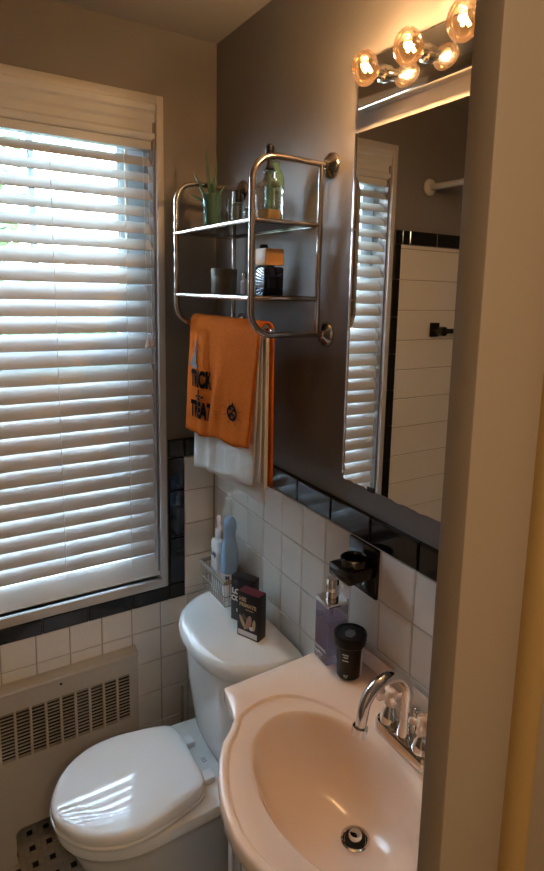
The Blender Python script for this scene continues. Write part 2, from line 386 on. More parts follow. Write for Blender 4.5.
sash(.088, .112, ZM-.02, iz1, 'upper_sash'); sash(.068, .088, iz0, ZM+.02, 'lower_sash')
MB().box(GX1+.018, GX1+.026, .060, .070, iz0, iz1).build('sash_track', 'white_trim', wn, 0)

# ------------------------------------------------------------------ venetian blind
bl = thing('venetian_blind', 'white slatted venetian blind hanging in the window', 'blind', (-.516, .02, 2.2))
bx0, bx1 = ix0+.004, ix1-.003
vp = [(.030, 2.228), (.004, 2.228), (.000, 2.234), (-.002, 2.246), (.003, 2.254), (.003, 2.275), (-.003, 2.284), (-.003, 2.304), (-.009, 2.312), (-.011, 2.329), (.030, 2.329)]
mb = MB(); mb.loft([[(x, y, z) for y, z in vp] for x in (ix0+.001, ix1-.001)]); mb.build('valance', 'blind', bl, 25)
MB().box(bx0, bx1, .012, .050, 2.203, 2.2275).build('head_rail', 'blind', bl, 0)
SP = .0500; NS = 26; SWD = .0535
z = 2.158
slat_cache = {}
for k in range(NS):
    zz = 2.171-SP*k
    ang = 40 if zz > 1.91 else (54 if zz > 1.78 else (60 if zz > 1.50 else (74 if zz > 1.1 else 71)))
    ang += R.uniform(-2, 2)
    c, s_ = math.cos(math.radians(ang)), math.sin(math.radians(ang))
    mb = MB(); top, bot = [], []
    for i in range(7):
        q = i/6-.5; crown = .0035*(1-(2*q)**2)
        top.append((q*SWD, crown+.0013)); bot.append((q*SWD, crown-.0013))
    pr = top+bot[::-1]
    ring = lambda x, dz: [(x, .030+y*c-w*s_, zz+dz+y*s_+w*c) for y, w in pr]
    dl, dr = R.uniform(-.0015, .0015), R.uniform(-.0015, .0015)
    mb.loft([ring(bx0, dl), ring(bx1-(0 if zz < 2.1 else R.uniform(0, .004)), dr)]); mb.build('slat', 'blind', bl, 30)
ca, sa = math.cos(math.radians(58)), math.sin(math.radians(58)); mb = MB()
rr2 = lambda x: [(x,   .020+u*ca-w*sa, .853+u*sa+w*ca) for u, w in ((-.036, -.006), (.036, -.006), (.038, -.003), (.038, .004), (.035, .007), (-.035, .007), (-.038, .004), (-.038, -.003))]
mb.loft([rr2(bx0), rr2(bx1)]); mb.build('bottom_rail', 'blind', bl, 30)
for px_ in (63, 131):
    lx = ony(px_, 480, .0).x
    for yy in (.006, .054):
        MB().tube([(lx, yy, 2.19), (lx, yy, .87)], .0011, 5).build('ladder_cord', 'cord', bl)
for i, (tx, tz) in enumerate(((148.0, 343), (152.5, 342))):
    p = ony(tx, tz, -.010)
    pz = 2.19
    MB().tube([(p.x+.001*i-.004, -.001, pz), (p.x, -.010, p.z+.012)], .0009, 5).build('pull_cord', 'cord', bl)
    MB().lathe([(.0025, .016), (.0045, .010), (.0075, -.004), (.0080, -.012), (.004, -.016)], (p.x, -.010, p.z), n=12).build('cord_tassel', 'tassel', bl)

# ------------------------------------------------------------------ radiator cover
rc = thing('radiator_cover', 'cream metal convector cover with louvred grille under the window', 'radiator', (-.62, -.02, 0))
cy0, cy1, ct = -.046, -.040, .588
gx1, gp, gw, gz0, gz1 = -.3290, .0437, .0365, .360, .522
ncol = 13; gx0 = gx1-gp*(ncol-1)-gw; cxr = -.300; cxl = gx0-.03
mb = MB()
mb.box(cxl, cxr, cy0, cy1, gz1, ct-.006).box(cxl, cxr, cy0, cy1, .118, gz0).box(gx1, cxr, cy0, cy1, gz0, gz1).box(cxl, gx0, cy0, cy1, gz0, gz1)
for k in range(ncol-1): mb.box(gx1-gp*k-gw-(gp-gw), gx1-gp*k-gw, cy0, cy1, gz0, gz1)
fil = lambda cx, cz, r, sx: [(cx, cz)]+[(cx+sx*r-sx*r*math.cos(a), cz-r+r*math.sin(a)) for a in [PI/2*k/6 for k in range(7)][::-1]]
mb.box(cxl, -.690, cy0, cy1, 0, .118).box(-.36, cxr, cy0, cy1, 0, .118)
q = fil(-.690, .118, .022, 1); mb.loft([[(x, cy0, z) for x, z in q], [(x, cy1, z) for x, z in q]])
mb.box(cxr-.004, cxr, cy1, -.008, 0, ct-.006).box(cxl, cxl+.004, cy1, -.008, 0, ct-.006)
mb.build('front_panel', 'radw', rc, 30)
mb = MB(); q = [(-.048, ct-.010), (-.049, ct-.004), (-.046, ct+.001), (-.012, ct+.008), (-.0075, ct+.008), (-.0075, ct-.010)]
mb.loft([[(x, y, z) for y, z in q] for x in (cxl-.002, cxr+.002)]); mb.build('top_ledge', 'radw', rc, 30)
for k in range(ncol):
    x1 = gx1-gp*k; x0 = x1-gw; mb = MB(); n = 14
    for j in range(n):
        zc = gz0+(gz1-gz0)*(j+.5)/n; h = .0007
        mb.add([(x, y, zc+dz) for x in (x0, x1) for y in (cy0+.001, cy1) for dz in (-h, h)],
               [(0, 1, 3, 2), (4, 6, 7, 5), (0, 4, 5, 1), (2, 3, 7, 6), (1, 5, 7, 3), (0, 2, 6, 4)])
    o = mb.build('louver_bank', 'radw', rc, 0); o['kind'] = 'stuff'
MB().box(cxl+.01, cxr-.01, -.0205, -.0185, .135, ct-.012).build('grille_shade', 'dark', rc, 0)  # dark sheet standing in for the shade behind the louvres
p = ony(61, 684, cy0)
MB().lathe([(.0042, -.0006), (.0042, .001)], (p.x, cy0, p.z), axis='y', n=12).build('key_hole', 'dark', rc)

# ------------------------------------------------------------------ toilet
YC = -.397
to = thing('toilet', 'white two piece toilet with closed lid beside the window', 'toilet', (-.33, YC, 0))
def sup(xm, fr, bk, w, z, ef=2.0, eb=4.0, n=48):
    out = []
    for j in range(n):
        a = 2*PI*j/n; c, s_ = math.cos(a), math.sin(a); e = ef if c < 0 else eb
        cc = math.copysign(abs(c)**(2/e), c); ss = math.copysign(abs(s_)**(2/e), s_)
        out.append((xm+(cc*(xm-fr) if c < 0 else cc*(bk-xm)), YC+ss*w, z))
    return out
rg = [sup(-.40, -.612, -.06, .160, .428), sup(-.42, -.626, -.05, .172, .426), sup(-.42, -.630, -.045, .176, .416), sup(-.42, -.628, -.045, .175, .398), sup(-.42, -.612, -.05, .163, .388),
      sup(-.41, -.600, -.06, .152, .350, 2, 3), sup(-.39, -.570, -.09, .130, .27, 2, 3), sup(-.36, -.520, -.10, .105, .18, 2, 2.6), sup(-.34, -.485, -.10, .095, .10, 2, 2.6), sup(-.34, -.490, -.10, .105, .04, 2, 2.6), sup(-.34, -.500, -.095, .113, .02, 2, 3), sup(-.34, -.500, -.095, .113, 0, 2, 3)]
MB().loft(rg).build('bowl', 'porc', to)
# seat and lid outlines, egg shaped with a straighter hinge end
prof = [(-.256, .0), (-.257, .075), (-.262, .108), (-.276, .132), (-.305, .146), (-.35, .158), (-.40, .168), (-.44, .172), (-.48, .171), (-.52, .160), (-.56, .138), (-.595, .104), (-.618, .068), (-.632, .034), (-.636, .0)]
def outl(z, grow=0, sc=1.0):
    half = []
    for i in range(len(prof)-1):
        p0 = prof[max(i-1, 0)]; p1 = prof[i]; p2 = prof[i+1]; p3 = prof[min(i+2, len(prof)-1)]
        for k in range(3):
            t = k/3
            f = lambda a, b, c, d: .5*((2*b)+(-a+c)*t+(2*a-5*b+4*c-d)*t*t+(-a+3*b-3*c+d)*t**3)
            half.append((f(p0[0], p1[0], p2[0], p3[0]), max(0, f(p0[1], p1[1], p2[1], p3[1]))))
    half.append(prof[-1]); cx = -.445
    full = [(x, w) for x, w in half]+[(x, -w) for x, w in half[1:-1][::-1]]
    return [(cx+(x-cx)*(1+grow/.19), YC+w*(1+grow/.17), z) for x, w in full]
MB().loft([outl(.428, -.006), outl(.430, .001), outl(.440, .003), outl(.4435, .001), outl(.444, -.004)]).build('seat', 'lidp', to)
MB().loft([outl(.4445, -.006), outl(.446, -.001), outl(.458, 0), outl(.466, -.003), outl(.470, -.009), outl(.472, -.020), outl(.474, -.07)]).build('lid', 'lidp', to)
for dy in (-.078, .070):
    MB().box(-.262, -.222, YC+dy-.019, YC+dy+.019, .427, .446, .005).build('hinge_cap', 'lidp', to)
for i in range(3):
    MB().box(-.2205+.000*i, -.2195, YC-.004-.008*i, YC-.0005-.008*i, .4285, .4286).box(-.228, -.214, YC-.003-.007*i, YC-.0012-.007*i, .4285, .4287).build('maker_mark', 'greyink', to, 0)
# tank
TY = -.388
def tk(xf, w, z, xb=-.018, e=3.2, n=48):
    out = []
    for j in range(n):
        a = 2*PI*j/n; c, s_ = math.cos(a), math.sin(a); ee = e if c < 0 else 14
        cc = math.copysign(abs(c)**(2/ee), c); ss = math.copysign(abs(s_)**(2/ee), s_); xm = -.05
        out.append((xm+(cc*(xm-xf) if c < 0 else cc*(xb-xm)), TY+ss*w, z))
    return out
MB().loft([tk(-.175, .165, .428), tk(-.195, .180, .437), tk(-.205, .188, .47), tk(-.222, .205, .62), tk(-.232, .214, .765)]).build('tank', 'porc', to)
LE = 2.45
MB().loft([tk(-.236, .218, .764, e=LE), tk(-.254, .232, .768, e=LE), tk(-.259, .2355, .778, e=LE), tk(-.259, .2355, .790, e=LE), tk(-.255, .232, .803, e=LE), tk(-.246, .225, .811, e=LE), tk(-.232, .213, .815, e=LE), tk(-.10, .10, .8155, e=LE)]).build('tank_lid', 'porc', to)
LZ = .8158

# toilet brush
tb = thing('toilet_brush', 'pale toilet brush standing in the corner behind the toilet', 'brush', (-.150, -.075, 0))
p1 = ony(182, 687, -.075)
MB().lathe([(.006, .12), (.0055, p1.z-.02), (.0075, p1.z-.008), (.006, p1.z)], (p1.x, -.075, 0), n=12).build('handle', 'brush', tb)
MB().lathe([(.045, 0), (.048, .01), (.040, .12), (.037, .125), (.034, .118)], (p1.x, -.075, 0.001), n=20).build('holder', 'brush', tb)

# ------------------------------------------------------------------ vanity, sink, faucet
SY = -1.095; SZ = .940
vc = thing('vanity_cabinet', 'white vanity cabinet under the sink', 'cabinet', (-.15, SY, 0))
MB().box(-.330, -.010, SY+.267, SY+.285, .06, .899).box(-.330, -.010, SY-.285, SY-.267, .06, .899).box(-.330, -.010, SY-.267, SY+.267, .06, .08).box(-.028, -.010, SY-.267, SY+.267, .08, .78).box(-.330, -.318, SY-.267, SY+.267, .08, .775).box(-.30, -.01, SY-.27, SY+.27, 0, .06).build('body', 'cab', vc, 0)
for s_ in (-1, 1):
    d = MB().box(-.348, -.331, SY+(.004 if s_ > 0 else -.27), SY+(.27 if s_ > 0 else -.004), .10, .77, .003).build('door', 'cab', vc)
    MB().sphere((-.358, SY+s_*.03, .62), .011, 12, 8).build('knob', 'chrome', d)
    for k in range(7): MB().box(-.354, -.348, SY+s_*(.04+.034*k)-.006, SY+s_*(.04+.034*k)+.006, .14, .73, .002).build('bead', 'cab', d)
for k in range(6):
    MB().box(-.318+.052*k, -.296+.052*k, SY+.285, SY+.289, .10, .88, .0018).build('side_bead', 'cab', vc)
half = [(-.008, .333), (-.331, .325), (-.335, .322), (-.341, .290), (-.347, .262), (-.356, .232), (-.378, .208), (-.403, .188), (-.425, .155), (-.443, .120), (-.458, .080), (-.468, .040), (-.472, 0)]
outline = half+[(x, -y) for x, y in half[:-1][::-1]]
BX, BA, BB = -.272, .129, .197
def ray_out(a):
    d = (math.cos(a), math.sin(a)); best = 9
    n = len(outline)
    for i in range(n):
        (ax, ay), (bx, by) = outline[i], outline[(i+1) % n]; ax -= BX; bx -= BX
        ex, ey = bx-ax, by-ay; den = d[0]*ey-d[1]*ex
        if abs(den) < 1e-9: continue
        t = (ax*ey-ay*ex)/den; u = (ax*d[1]-ay*d[0])/den
        if t > 0 and -1e-6 <= u <= 1+1e-6: best = min(best, t)
    return best
angs = sorted(set([round(2*PI*j/120, 5) for j in range(120)]+[round(math.atan2(y, x-BX) % (2*PI), 5) for x, y in outline]))
def oring(z, ins): return [(BX+math.cos(a)*(ray_out(a)-ins), SY+math.sin(a)*(ray_out(a)-ins), z) for a in angs]
def ering(k, z, sh=0.0, e=0.0, flat=1):
    out = []
    for a in angs:
        c, s_ = math.cos(a), math.sin(a); rr = 1/math.sqrt((c/(BA*k+e))**2+(s_/(BB*k+e))**2)
        out.append((BX+sh+c*rr, SY+s_*rr, z))
    return out
def gring(z, ins):                                       # groove round the basin, kept inside the outline
    out = []
    for a in angs:
        c, s_ = math.cos(a), math.sin(a); ga = .184 if c < 0 else .136; gb_ = .249
        rr = min(1/math.sqrt((c/ga)**2+(s_/gb_)**2), ray_out(a)-.016)-ins
        out.append((BX+c*rr, SY+s_*rr, z))
    return out
rings = [oring(.900, .02), oring(.907, .003), oring(.912, 0), oring(.932, 0), oring(.938, .0018), oring(.940, .005), gring(.940, -.003), gring(.9388, .0005), gring(.9352, .003), gring(.9345, .006)]
rings += [ering(1.03, .9342), ering(1.0, .932), ering(.975, .925), ering(.94, .908, .002), ering(.88, .882, .006), ering(.79, .852, .014), ering(.66, .826, .025), ering(.48, .808, .036), ering(.30, .799, .046), ering(.18, .795, .050)]
st = MB().loft(rings, cap0=False, cap1=True).build('sink_top', 'sink', None, 60)
tag(st, 'cream one piece sink top with oval basin and bowed front', 'sink')
MB().box(-.018, -.0085, SY-.332, SY+.332, SZ-.002, SZ+.036, .004).build('back_lip', 'sink', st)
DXc = BX+.050
MB().lathe([(.026, .0), (.027, .003), (.023, .004), (.0195, -.001), (.0195, .0)], (DXc, SY, .7955), n=24).build('drain_ring', 'chrome', st)
MB().lathe([(.0192, .0012), (.0192, .0022), (.013, .0024)], (DXc, SY, .7955), n=20).build('drain_gap', 'dark', st)  # dark disc painted in for the shade round the stopper
MB().lathe([(.0125, .001), (.0125, .012), (.010, .015), (.002, .0155)], (DXc, SY, .7955), n=20).build('stopper', 'chrome', st)

fa = thing('faucet', 'chrome centerset faucet with arched spout and porcelain handles', 'faucet', (-.115, SY, SZ))
FX = -.110; FZ = .9408
q = []
for k in range(24):
    a = 2*PI*k/24; c, s_ = math.cos(a), math.sin(a); q.append((FX+.024*c, SY+(.050 if s_ > 0 else -.050)+.024*s_))
sc_ = lambda k, z: [(FX+(x-FX)*k, SY+(y-SY)*(1-(1-k)*.35), z) for x, y in q]
MB().loft([sc_(1, FZ), sc_(1.02, FZ+.006), sc_(1.0, FZ+.016), sc_(.86, FZ+.023), sc_(.6, FZ+.025)]).build('base_plate', 'chrome', fa)
for s_ in (1, -1):
    hy = SY+s_*.044
    h = MB().lathe([(.019, .018), (.0195, .030), (.017, .040), (.0115, .050), (.0095, .056), (.012, .060)], (FX, hy, FZ), n=20).build('handle', 'chrome', fa)
    cr = MB().lathe([(.010, .058), (.012, .066), (.0115, .080), (.008, .088), (.002, .090)], (FX, hy, FZ), n=16)
    for k in range(4):
        a = PI/4+PI/2*k+.3*s_; d = Vector((math.cos(a), math.sin(a), 0)); c0 = Vector((FX, hy, FZ+.074))
        cr.tube([c0+d*.004, c0+d*.016, c0+d*.024, c0+d*.028], [.006, .0062, .0078, .004], 10)
    cr.build('cross_handle', 'cand_por', h)
MB().lathe([(.016, .020), (.0165, .030), (.0125, .050), (.0115, .060)], (FX, SY, FZ), n=20).build('spout_collar', 'chrome', fa)
tip = ony(360, 716, SY)
pth = [(FX, SY, FZ+.05), (FX, SY, FZ+.085)]+[(FX-.054+.054*math.cos(a), SY, FZ+.110+.052*math.sin(a)) for a in [PI*.93*k/14 for k in range(15)]]
lx, lz = pth[-1][0], pth[-1][2]
pth += [(lx-.001-.002, SY, lz-.020), (lx-.006, SY, lz-.036)]
MB().tube(pth, [.0115, .0112]+[.0108]*13+[.0104]*2+[.0102, .0102], 16).build('spout', 'chrome', fa)
e0, e1 = Vector(pth[-2]), Vector(pth[-1]); dd = (e1-e0).normalized()
MB().tube([e1-dd*.004, e1-dd*.003, e1+dd*.012, e1+dd*.014], [.011, .0142, .0142, .011], 16).build('aerator', 'chrome', fa)
MB().tube([(FX+.028, SY, FZ+.01), (FX+.028, SY, FZ+.055)], .0028, 8).sphere((FX+.028, SY, FZ+.062), .0075, 12, 8).build('lift_rod', 'chrome', fa)

# ------------------------------------------------------------------ mirror cabinet
mc = thing('mirror_cabinet', 'frameless mirror cabinet on the wall above the sink', 'mirror', (-.02, -1.06, 1.39))
my0, my1, mz0, mz1 = -1.37, -.8165, 1.383, 2.108
MB().box(-.0615, -.001, my0+.004, my1-.004, mz0+.004, mz1-.002).build('cabinet_box', 'white_trim', mc, 0)
pts = [(my1, mz1), (my1, mz0)]
yy = my1-.004
while yy > my0:
    pts.append((yy, mz0+R.uniform(-.0018, .0012))); yy -= .011
pts += [(my0, mz0), (my0, mz1)]
MB().loft([[(-.066, y, z) for y, z in pts], [(-.062, y, z) for y, z in pts]]).build('mirror_glass', 'mirror', mc, 0)
MB().box(-.068, -.0617, my1-.0005, my1+.0035, mz0+.01, mz1).build('edge_strip', 'chrome2', mc, 0)
pb = onx(371, 477.5, -.0675)
MB().box(-.069, -.0615, pb.y-.010, pb.y+.010, mz0-.004, mz0+.007, .001).build('mirror_clip', 'rubber', mc)

# ------------------------------------------------------------------ vanity light
vl = thing('vanity_light', 'chrome bar light with three clear globe bulbs above the mirror', 'light fixture', (-.02, -1.0, 2.177))
px0 = -.030
MB().box(px0, -.001, -1.30, -.768, 2.168, 2.262, .004).build('back_plate', 'chrome', vl)
bulbs = [onx(365, 68, -.078), onx(408, 47, -.078), onx(463, 20, -.078)]
bulbs.append(bulbs[2]+(bulbs[2]-bulbs[0])*.5)
for i, b in enumerate(bulbs[:3]):
    MB().lathe([(.017, 0), (.017, -.006), (.0125, -.008), (.0125, -.020)], (px0, b.y, b.z), axis='x', n=18).build('socket', 'chrome', vl)
    bu = MB().sphere((b.x, b.y, b.z), .0275, 28, 18, (.95, .95, 1.2)).build('bulb', 'bulbglass', vl, 60)
    fil = [(b.x+.016, b.y, b.z-.004)]+[(b.x+.006-.013*k/5, b.y+.006*math.sin(k*2.5), b.z+.005*math.cos(k*2.5)) for k in range(6)]
    MB().tube(fil, .0034, 8).build('filament', 'filament', bu)
    L = bpy.data.lights.new('bulb_light', 'POINT'); L.energy = BULB_W; L.color = (1.0, .61, .30); L.shadow_soft_size = .008
    lo = bpy.data.objects.new('bulb_light', L); COL.objects.link(lo); lo.location = b; lo.parent = vl; lo.matrix_parent_inverse = vl.matrix_basis.inverted()

# ------------------------------------------------------------------ chrome wall rack
rk = thing('wall_rack', 'chrome tube wall rack with two glass shelves and towel bar', 'shelf', (-.1, -.40, 1.68))
RN, RF, RX, RT, RB, RI = -.642, -.192, -.211, 2.081, 1.687, -.030
S1, S2, TR_ = 1.942, 1.771, .0072
for y in (RN, RF):
    path = [(0, y, RT), (RX+.06, y, RT+.002)]+arc((RX+.055, RT-.055), .055, PI/2, PI, 8, lambda a, b: (a, y, b))+arc((RX+.055, RB+.055), .055, PI, 1.5*PI, 8, lambda a, b: (a, y, b))+[(0, y, RB)]
    MB().tube(path, TR_, 12).build('side_frame', 'chrome2', rk)
    MB().tube([(RI, y, RT-.002), (RI, y, RB+.002)], TR_*.9, 12).build('wall_post', 'chrome2', rk)
    for z in (S1, S2): MB().tube([(RX, y, z), (RI, y, z)], TR_*.75, 10).sphere((RX-.002, y-math.copysign(.006, y-RF-.1) if y == RN else y+.006, z), .0052, 10, 6).build('shelf_rail', 'chrome2', rk)
    for z in (RT, RB):
        MB().lathe([(.031, -.001), (.031, -.004), (.026, -.010), (.014, -.014), (.0095, -.02)], (0, y, z), axis='x', n=24).build('flange', 'chrome2', rk)
for z in (S1, S2):
    MB().tube([(RX, RN, z), (RX, RF, z)], TR_*.8, 10).build('shelf_rod', 'chrome', rk)
    MB().tube([(RI, RN, z), (RI, RF, z)], TR_*.7, 10).build('shelf_rod', 'chrome', rk)
    MB().box(RX+.004, RI-.003, RN+.004, RF-.004, z+.0015, z+.0065).build('shelf_glass', 'rackglass', rk, 0)
BARX, BARZ = -.152, 1.697
MB().tube([(BARX, RN, BARZ), (BARX, RF, BARZ)], TR_*.8, 10).build('towel_bar', 'chrome2', rk)
G1, G2 = S1+.0068, S2+.0068

# ------------------------------------------------------------------ towels on the rack bar
def drape(name, m, r, ytop, yfb, ybb, zf, zb, fold, thick, parent=None, hemf=None, back=0):
    ny, nf, na, nb = 96, 30, 10, 22
    def fx(t, v):                                          # front sheet: t across 0..1, v down 0..1
        return fold(t, v)
    rows = []
    for i in range(ny+1):
        t = i/ny; col = []
        zfb = zf+(hemf(t) if hemf else 0)
        for k in range(nf+1):
            v = 1-k/nf; y = (ytop[0]*(1-v)+yfb[0]*v)*(1-t)+(ytop[1]*(1-v)+yfb[1]*v)*t
            col.append((BARX-r-fx(t, v), y, BARZ+(zfb-BARZ)*v))
        for k in range(1, na):
            a = PI-PI*k/na; y = ytop[0]*(1-t)+ytop[1]*t
            col.append((BARX+r*math.cos(a), y, BARZ+r*math.sin(a)*1.0))
        for k in range(nb+1):
            v = k/nb; y = (ytop[0]*(1-v)+ybb[0]*v)*(1-t)+(ytop[1]*(1-v)+ybb[1]*v)*t
            col.append((BARX+r+back*abs(math.sin(t*7+1))*v, y, BARZ+(zb-BARZ)*v))
        rows.append(col)
    n = len(rows[0]); mb = MB(); mb.add([p for c in rows for p in c], [(i*n+j, i*n+j+1, (i+1)*n+j+1, (i+1)*n+j) for i in range(ny) for j in range(n-1)])
    o = mb.build(name, m, parent, 180)
    sd = o.modifiers.new('thickness', 'SOLIDIFY'); sd.thickness = thick; sd.offset = 0
    return o
def fold_o(t, v):
    w = min(1, v*2.2)
    return max(0, w*(.012*math.exp(-((t-.14)/.10)**2)+.013*math.exp(-((t-.26-.06*v)/.07)**2)*(1-.3*v)-.009*math.exp(-((t-.36-.05*v)/.06)**2)+.011*math.exp(-((t-.66+.26*v)/.08)**2)*v+.007*v)+.0012*math.sin(t*40)*v)
def fold_w(t, v):                                        # stays inside the orange sheet lying over it
    raw = .003*v+.005*math.sin(t*9+1)*v+.003*math.sin(t*23)*v+.006*math.exp(-((t-.3)/.06)**2)*v
    z_ = BARZ+(1.262+.045*t+.004*math.sin(t*11)-BARZ)*v; y_ = (-.225)*(1-t)+(-.602*(1-v)-.578*v)*t
    lim = BARX-on_towel(y_, z_, 0)[0]-.0115-.0072
    return max(0, min(raw, lim)) if z_ > 1.36 else max(0, min(raw, lim+(1.36-z_)*.12))
OY_T, OY_F = (-.203, -.612), (-.182, -.574)
def on_towel(y, z, off=.0066):
    v = max(0, min(1, (z-BARZ)/(1.372-BARZ)))
    for _ in range(3):
        ya = OY_T[0]*(1-v)+OY_F[0]*v; yb = OY_T[1]*(1-v)+OY_F[1]*v; t = max(0, min(1, (y-ya)/(yb-ya)))
        v = max(0, min(1, (z-BARZ)/(1.372+.028*t+.004*math.sin(t*14)-BARZ)))
    return (BARX-.0185-fold_o(t, v)-off, y, z)
ot = drape('hand_towel', 'orange', .0185, OY_T, OY_F, (-.21, -.608), 1.372, 1.305, fold_o, .006, hemf=lambda t: .028*t+.004*math.sin(t*14), back=.006)
tag(ot, 'orange Halloween hand towel hung over the rack bar', 'towel')
w1 = drape('hand_towel', 'terry', .0115, (-.225, -.602), (-.225, -.578), (-.24, -.604), 1.262, 1.30, fold_w, .005, hemf=lambda t: .045*t+.004*math.sin(t*11))
tag(w1, 'white terry towel hanging below the orange towel', 'towel')
w2 = drape('hand_towel', 'terry', .0055, (-.33, -.604), (-.34, -.602), (-.33, -.606), 1.30, 1.262, lambda t, v: 0, .0035, hemf=lambda t: .02*t)
tag(w2, 'innermost white towel hanging lowest toward the wall', 'towel')
# printed black lettering and motifs laid on the orange towel's front sheet
def towel_print(mb, cpx, sy, sz, name, m='ink', rot=0):
    c = onx(cpx[0], cpx[1], -.190)
    for i, (x, y, z) in enumerate(mb.v):
        x, y = x*math.cos(rot)-y*math.sin(rot), x*math.sin(rot)+y*math.cos(rot)
        mb.v[i] = on_towel(c.y-x*sy, c.z+y*sz)
    return mb.build(name, m, ot, 0)
towel_print(text_mesh('TRICK', .056, .0032, sub=2), (199, 380), .62, 1.1, 'print_word')
towel_print(text_mesh('-&-', .050, .0008, sub=2), (199, 395.5), .70, .9, 'print_ampersand')
towel_print(text_mesh('TREAT', .056, .0032, sub=2), (199.5, 411), .62, 1.1, 'print_word')
hat = MB(); N = 14
hat.add([(-.052, -.004, 0), (-.02, -.010, 0), (.02, -.010, 0), (.052, -.002, 0), (.02, .006, 0), (-.02, .004, 0)], [(0, 1, 2, 3, 4, 5)])
hat.add([(-.022, .004, 0), (.022, .006, 0), (.012, .045, 0), (.004, .085, 0), (-.008, .05, 0)], [(0, 1, 2, 3, 4)])
towel_print(hat, (193, 364), .75, .9, 'print_hat', 'greyink', -.12)
pk = MB()
def blob(cx, cy, rx, ry, n=14): pk.add([(cx+rx*math.cos(2*PI*k/n), cy+ry*math.sin(2*PI*k/n), 0) for k in range(n)], [tuple(range(n))])
def ringp(cx, cy, r0_, r1_, n=18):
    pk.add([(cx+rr*math.cos(2*PI*k/n), cy+rr*math.sin(2*PI*k/n), 0) for k in range(n) for rr in (r0_, r1_)], [(2*k, 2*k+1, 2*((k+1) % n)+1, 2*((k+1) % n)) for k in range(n)])
ringp(0, 0, .014, .020); blob(-.008, .009, .005, .004); blob(.008, .009, .005, .004); blob(0, -.003, .012, .003); blob(0, .021, .003, .006); blob(-.009, -.009, .005, .004); blob(.008, -.009, .005, .004); blob(0, .002, .003, .008)
for k in range(8):
    a = PI/8+PI/4*k; c, s_ = math.cos(a), math.sin(a)
    for d0 in (.026, .032, .038): blob(c*d0, s_*d0*.8, .0014, .0014, 6)
towel_print(pk, (229, 413.5), 1.45, 1.05, 'print_pumpkin')
dots = MB(); pk = dots
for k in range(9): blob(.008*(k % 3)-.01+R.uniform(-.003, .003), .008*(k//3)-.008, .0015, .0015, 6)
towel_print(dots, (214, 415), 1, 1, 'print_dots')

# ------------------------------------------------------------------ things on the upper rack shelf
def leafm(mb, base, tip_, bend, w):
    base, tip_ = Vector(base), Vector(tip_); mid = base.lerp(tip_, .5)+Vector(bend); pts_ = bez([base, mid, tip_], 8)
    mb.tube(pts_, [w*(1-i/8.0)**.7+.0006 for i in range(9)], 6)
pl = thing('potted_plant', 'spiky green plant in a pale green glass on the upper shelf', 'plant', (-.115, -.225, G1))
pc = Vector((-.115, -.222, G1))
MB().lathe([(.020, 0), (.022, .004), (.029, .105), (.0275, .105), (.0205, .008)], pc, n=24).build('glass_pot', 'greenglass', pl)
MB().lathe([(.019, .008), (.025, .080), (.004, .082)], pc, n=18).build('soil', 'bark', pl)
for i, (dx, dy, dz) in enumerate(((-.01, .02, .235), (.012, -.010, .20), (-.035, .05, .17), (-.04, .015, .15), (.02, .03, .165), (.0, -.035, .14), (.03, -.02, .13), (-.02, -.02, .19), (-.045, .06, .11))):
    mb = MB(); leafm(mb, pc+Vector((dx*.15, dy*.15, .075)), pc+Vector((dx, dy, dz)), (dx*.1-.004, dy*.1, .012), .0048); mb.build('leaf', 'leaf', pl)
def bottle(name, label, c, prof_, m, cap, capm, extra=None, n=24):
    t = thing(name, label, 'bottle', c)
    MB().lathe(prof_, c, n=n).build('bottle_body', m, t); MB().lathe(cap, c, n=18).build('cap', capm, t); return t
c = onx(239, 219, -.10); c.z = G1
bottle('spray_bottle', 'small clear glass bottle with black cap on the upper shelf', (-.085, -.325, G1), [(.018, 0), (.020, .003), (.020, .062), (.017, .070), (.008, .074), (.008, .078)], 'clear', [(.0095, .076), (.0100, .078), (.0100, .106), (.009, .108)], 'blackp')
bottle('nail_bottle', 'tiny amber bottle with brown cap next to the black capped bottle', (-.080, -.378, G1), [(.012, 0), (.013, .003), (.013, .050), (.006, .056), (.006, .06)], 'clear', [(.008, .058), (.008, .082), (.006, .084)], 'candle')
bottle('glass_tumbler', 'clear ribbed drinking glass behind the green plant', (-.066, -.262, G1), [(.020, 0), (.021, .004), (.026, .092), (.0245, .092), (.0195, .006)], 'clear', [(.0186, .006), (.019, .012), (.0186, .014)], 'clear')
gb = thing('perfume_bottle', 'square clear glass bottle with black stopper nearest on upper shelf', 'bottle', (-.112, -.548, G1))
bx_, by_ = -.115, -.548
def sqring(cx, cy, h, z, rot=.25, e=5, n=28):
    out = []
    for j in range(n):
        a = 2*PI*j/n; c_, s2 = math.cos(a), math.sin(a); x = math.copysign(abs(c_)**(2/e), c_)*h; y = math.copysign(abs(s2)**(2/e), s2)*h
        out.append((cx+x*math.cos(rot)-y*math.sin(rot), cy+x*math.sin(rot)+y*math.cos(rot), z))
    return out
MB().loft([sqring(bx_, by_, h, G1+z) for h, z in ((.026, 0), (.0275, .003), (.0275, .078), (.025, .088), (.014, .098), (.011, .104), (.011, .118), (.013, .119), (.013, .124))]).build('glass_body', 'clear', gb)
MB().loft([sqring(bx_, by_, h, G1+z) for h, z in ((.023, .006), (.0235, .008), (.0235, .030), (.022, .0305))]).build('liquid', 'amber', gb)
MB().lathe([(.0105, .122), (.0115, .126), (.007, .134), (.0075, .152), (.0105, .157), (.0105, .176), (.006, .181)], (bx_, by_, G1), n=18).build('stopper', 'blackp', gb)
gv = thing('glass_vase', 'green glass bottle standing behind the square clear bottle', 'bottle', (-.060, -.478, G1))
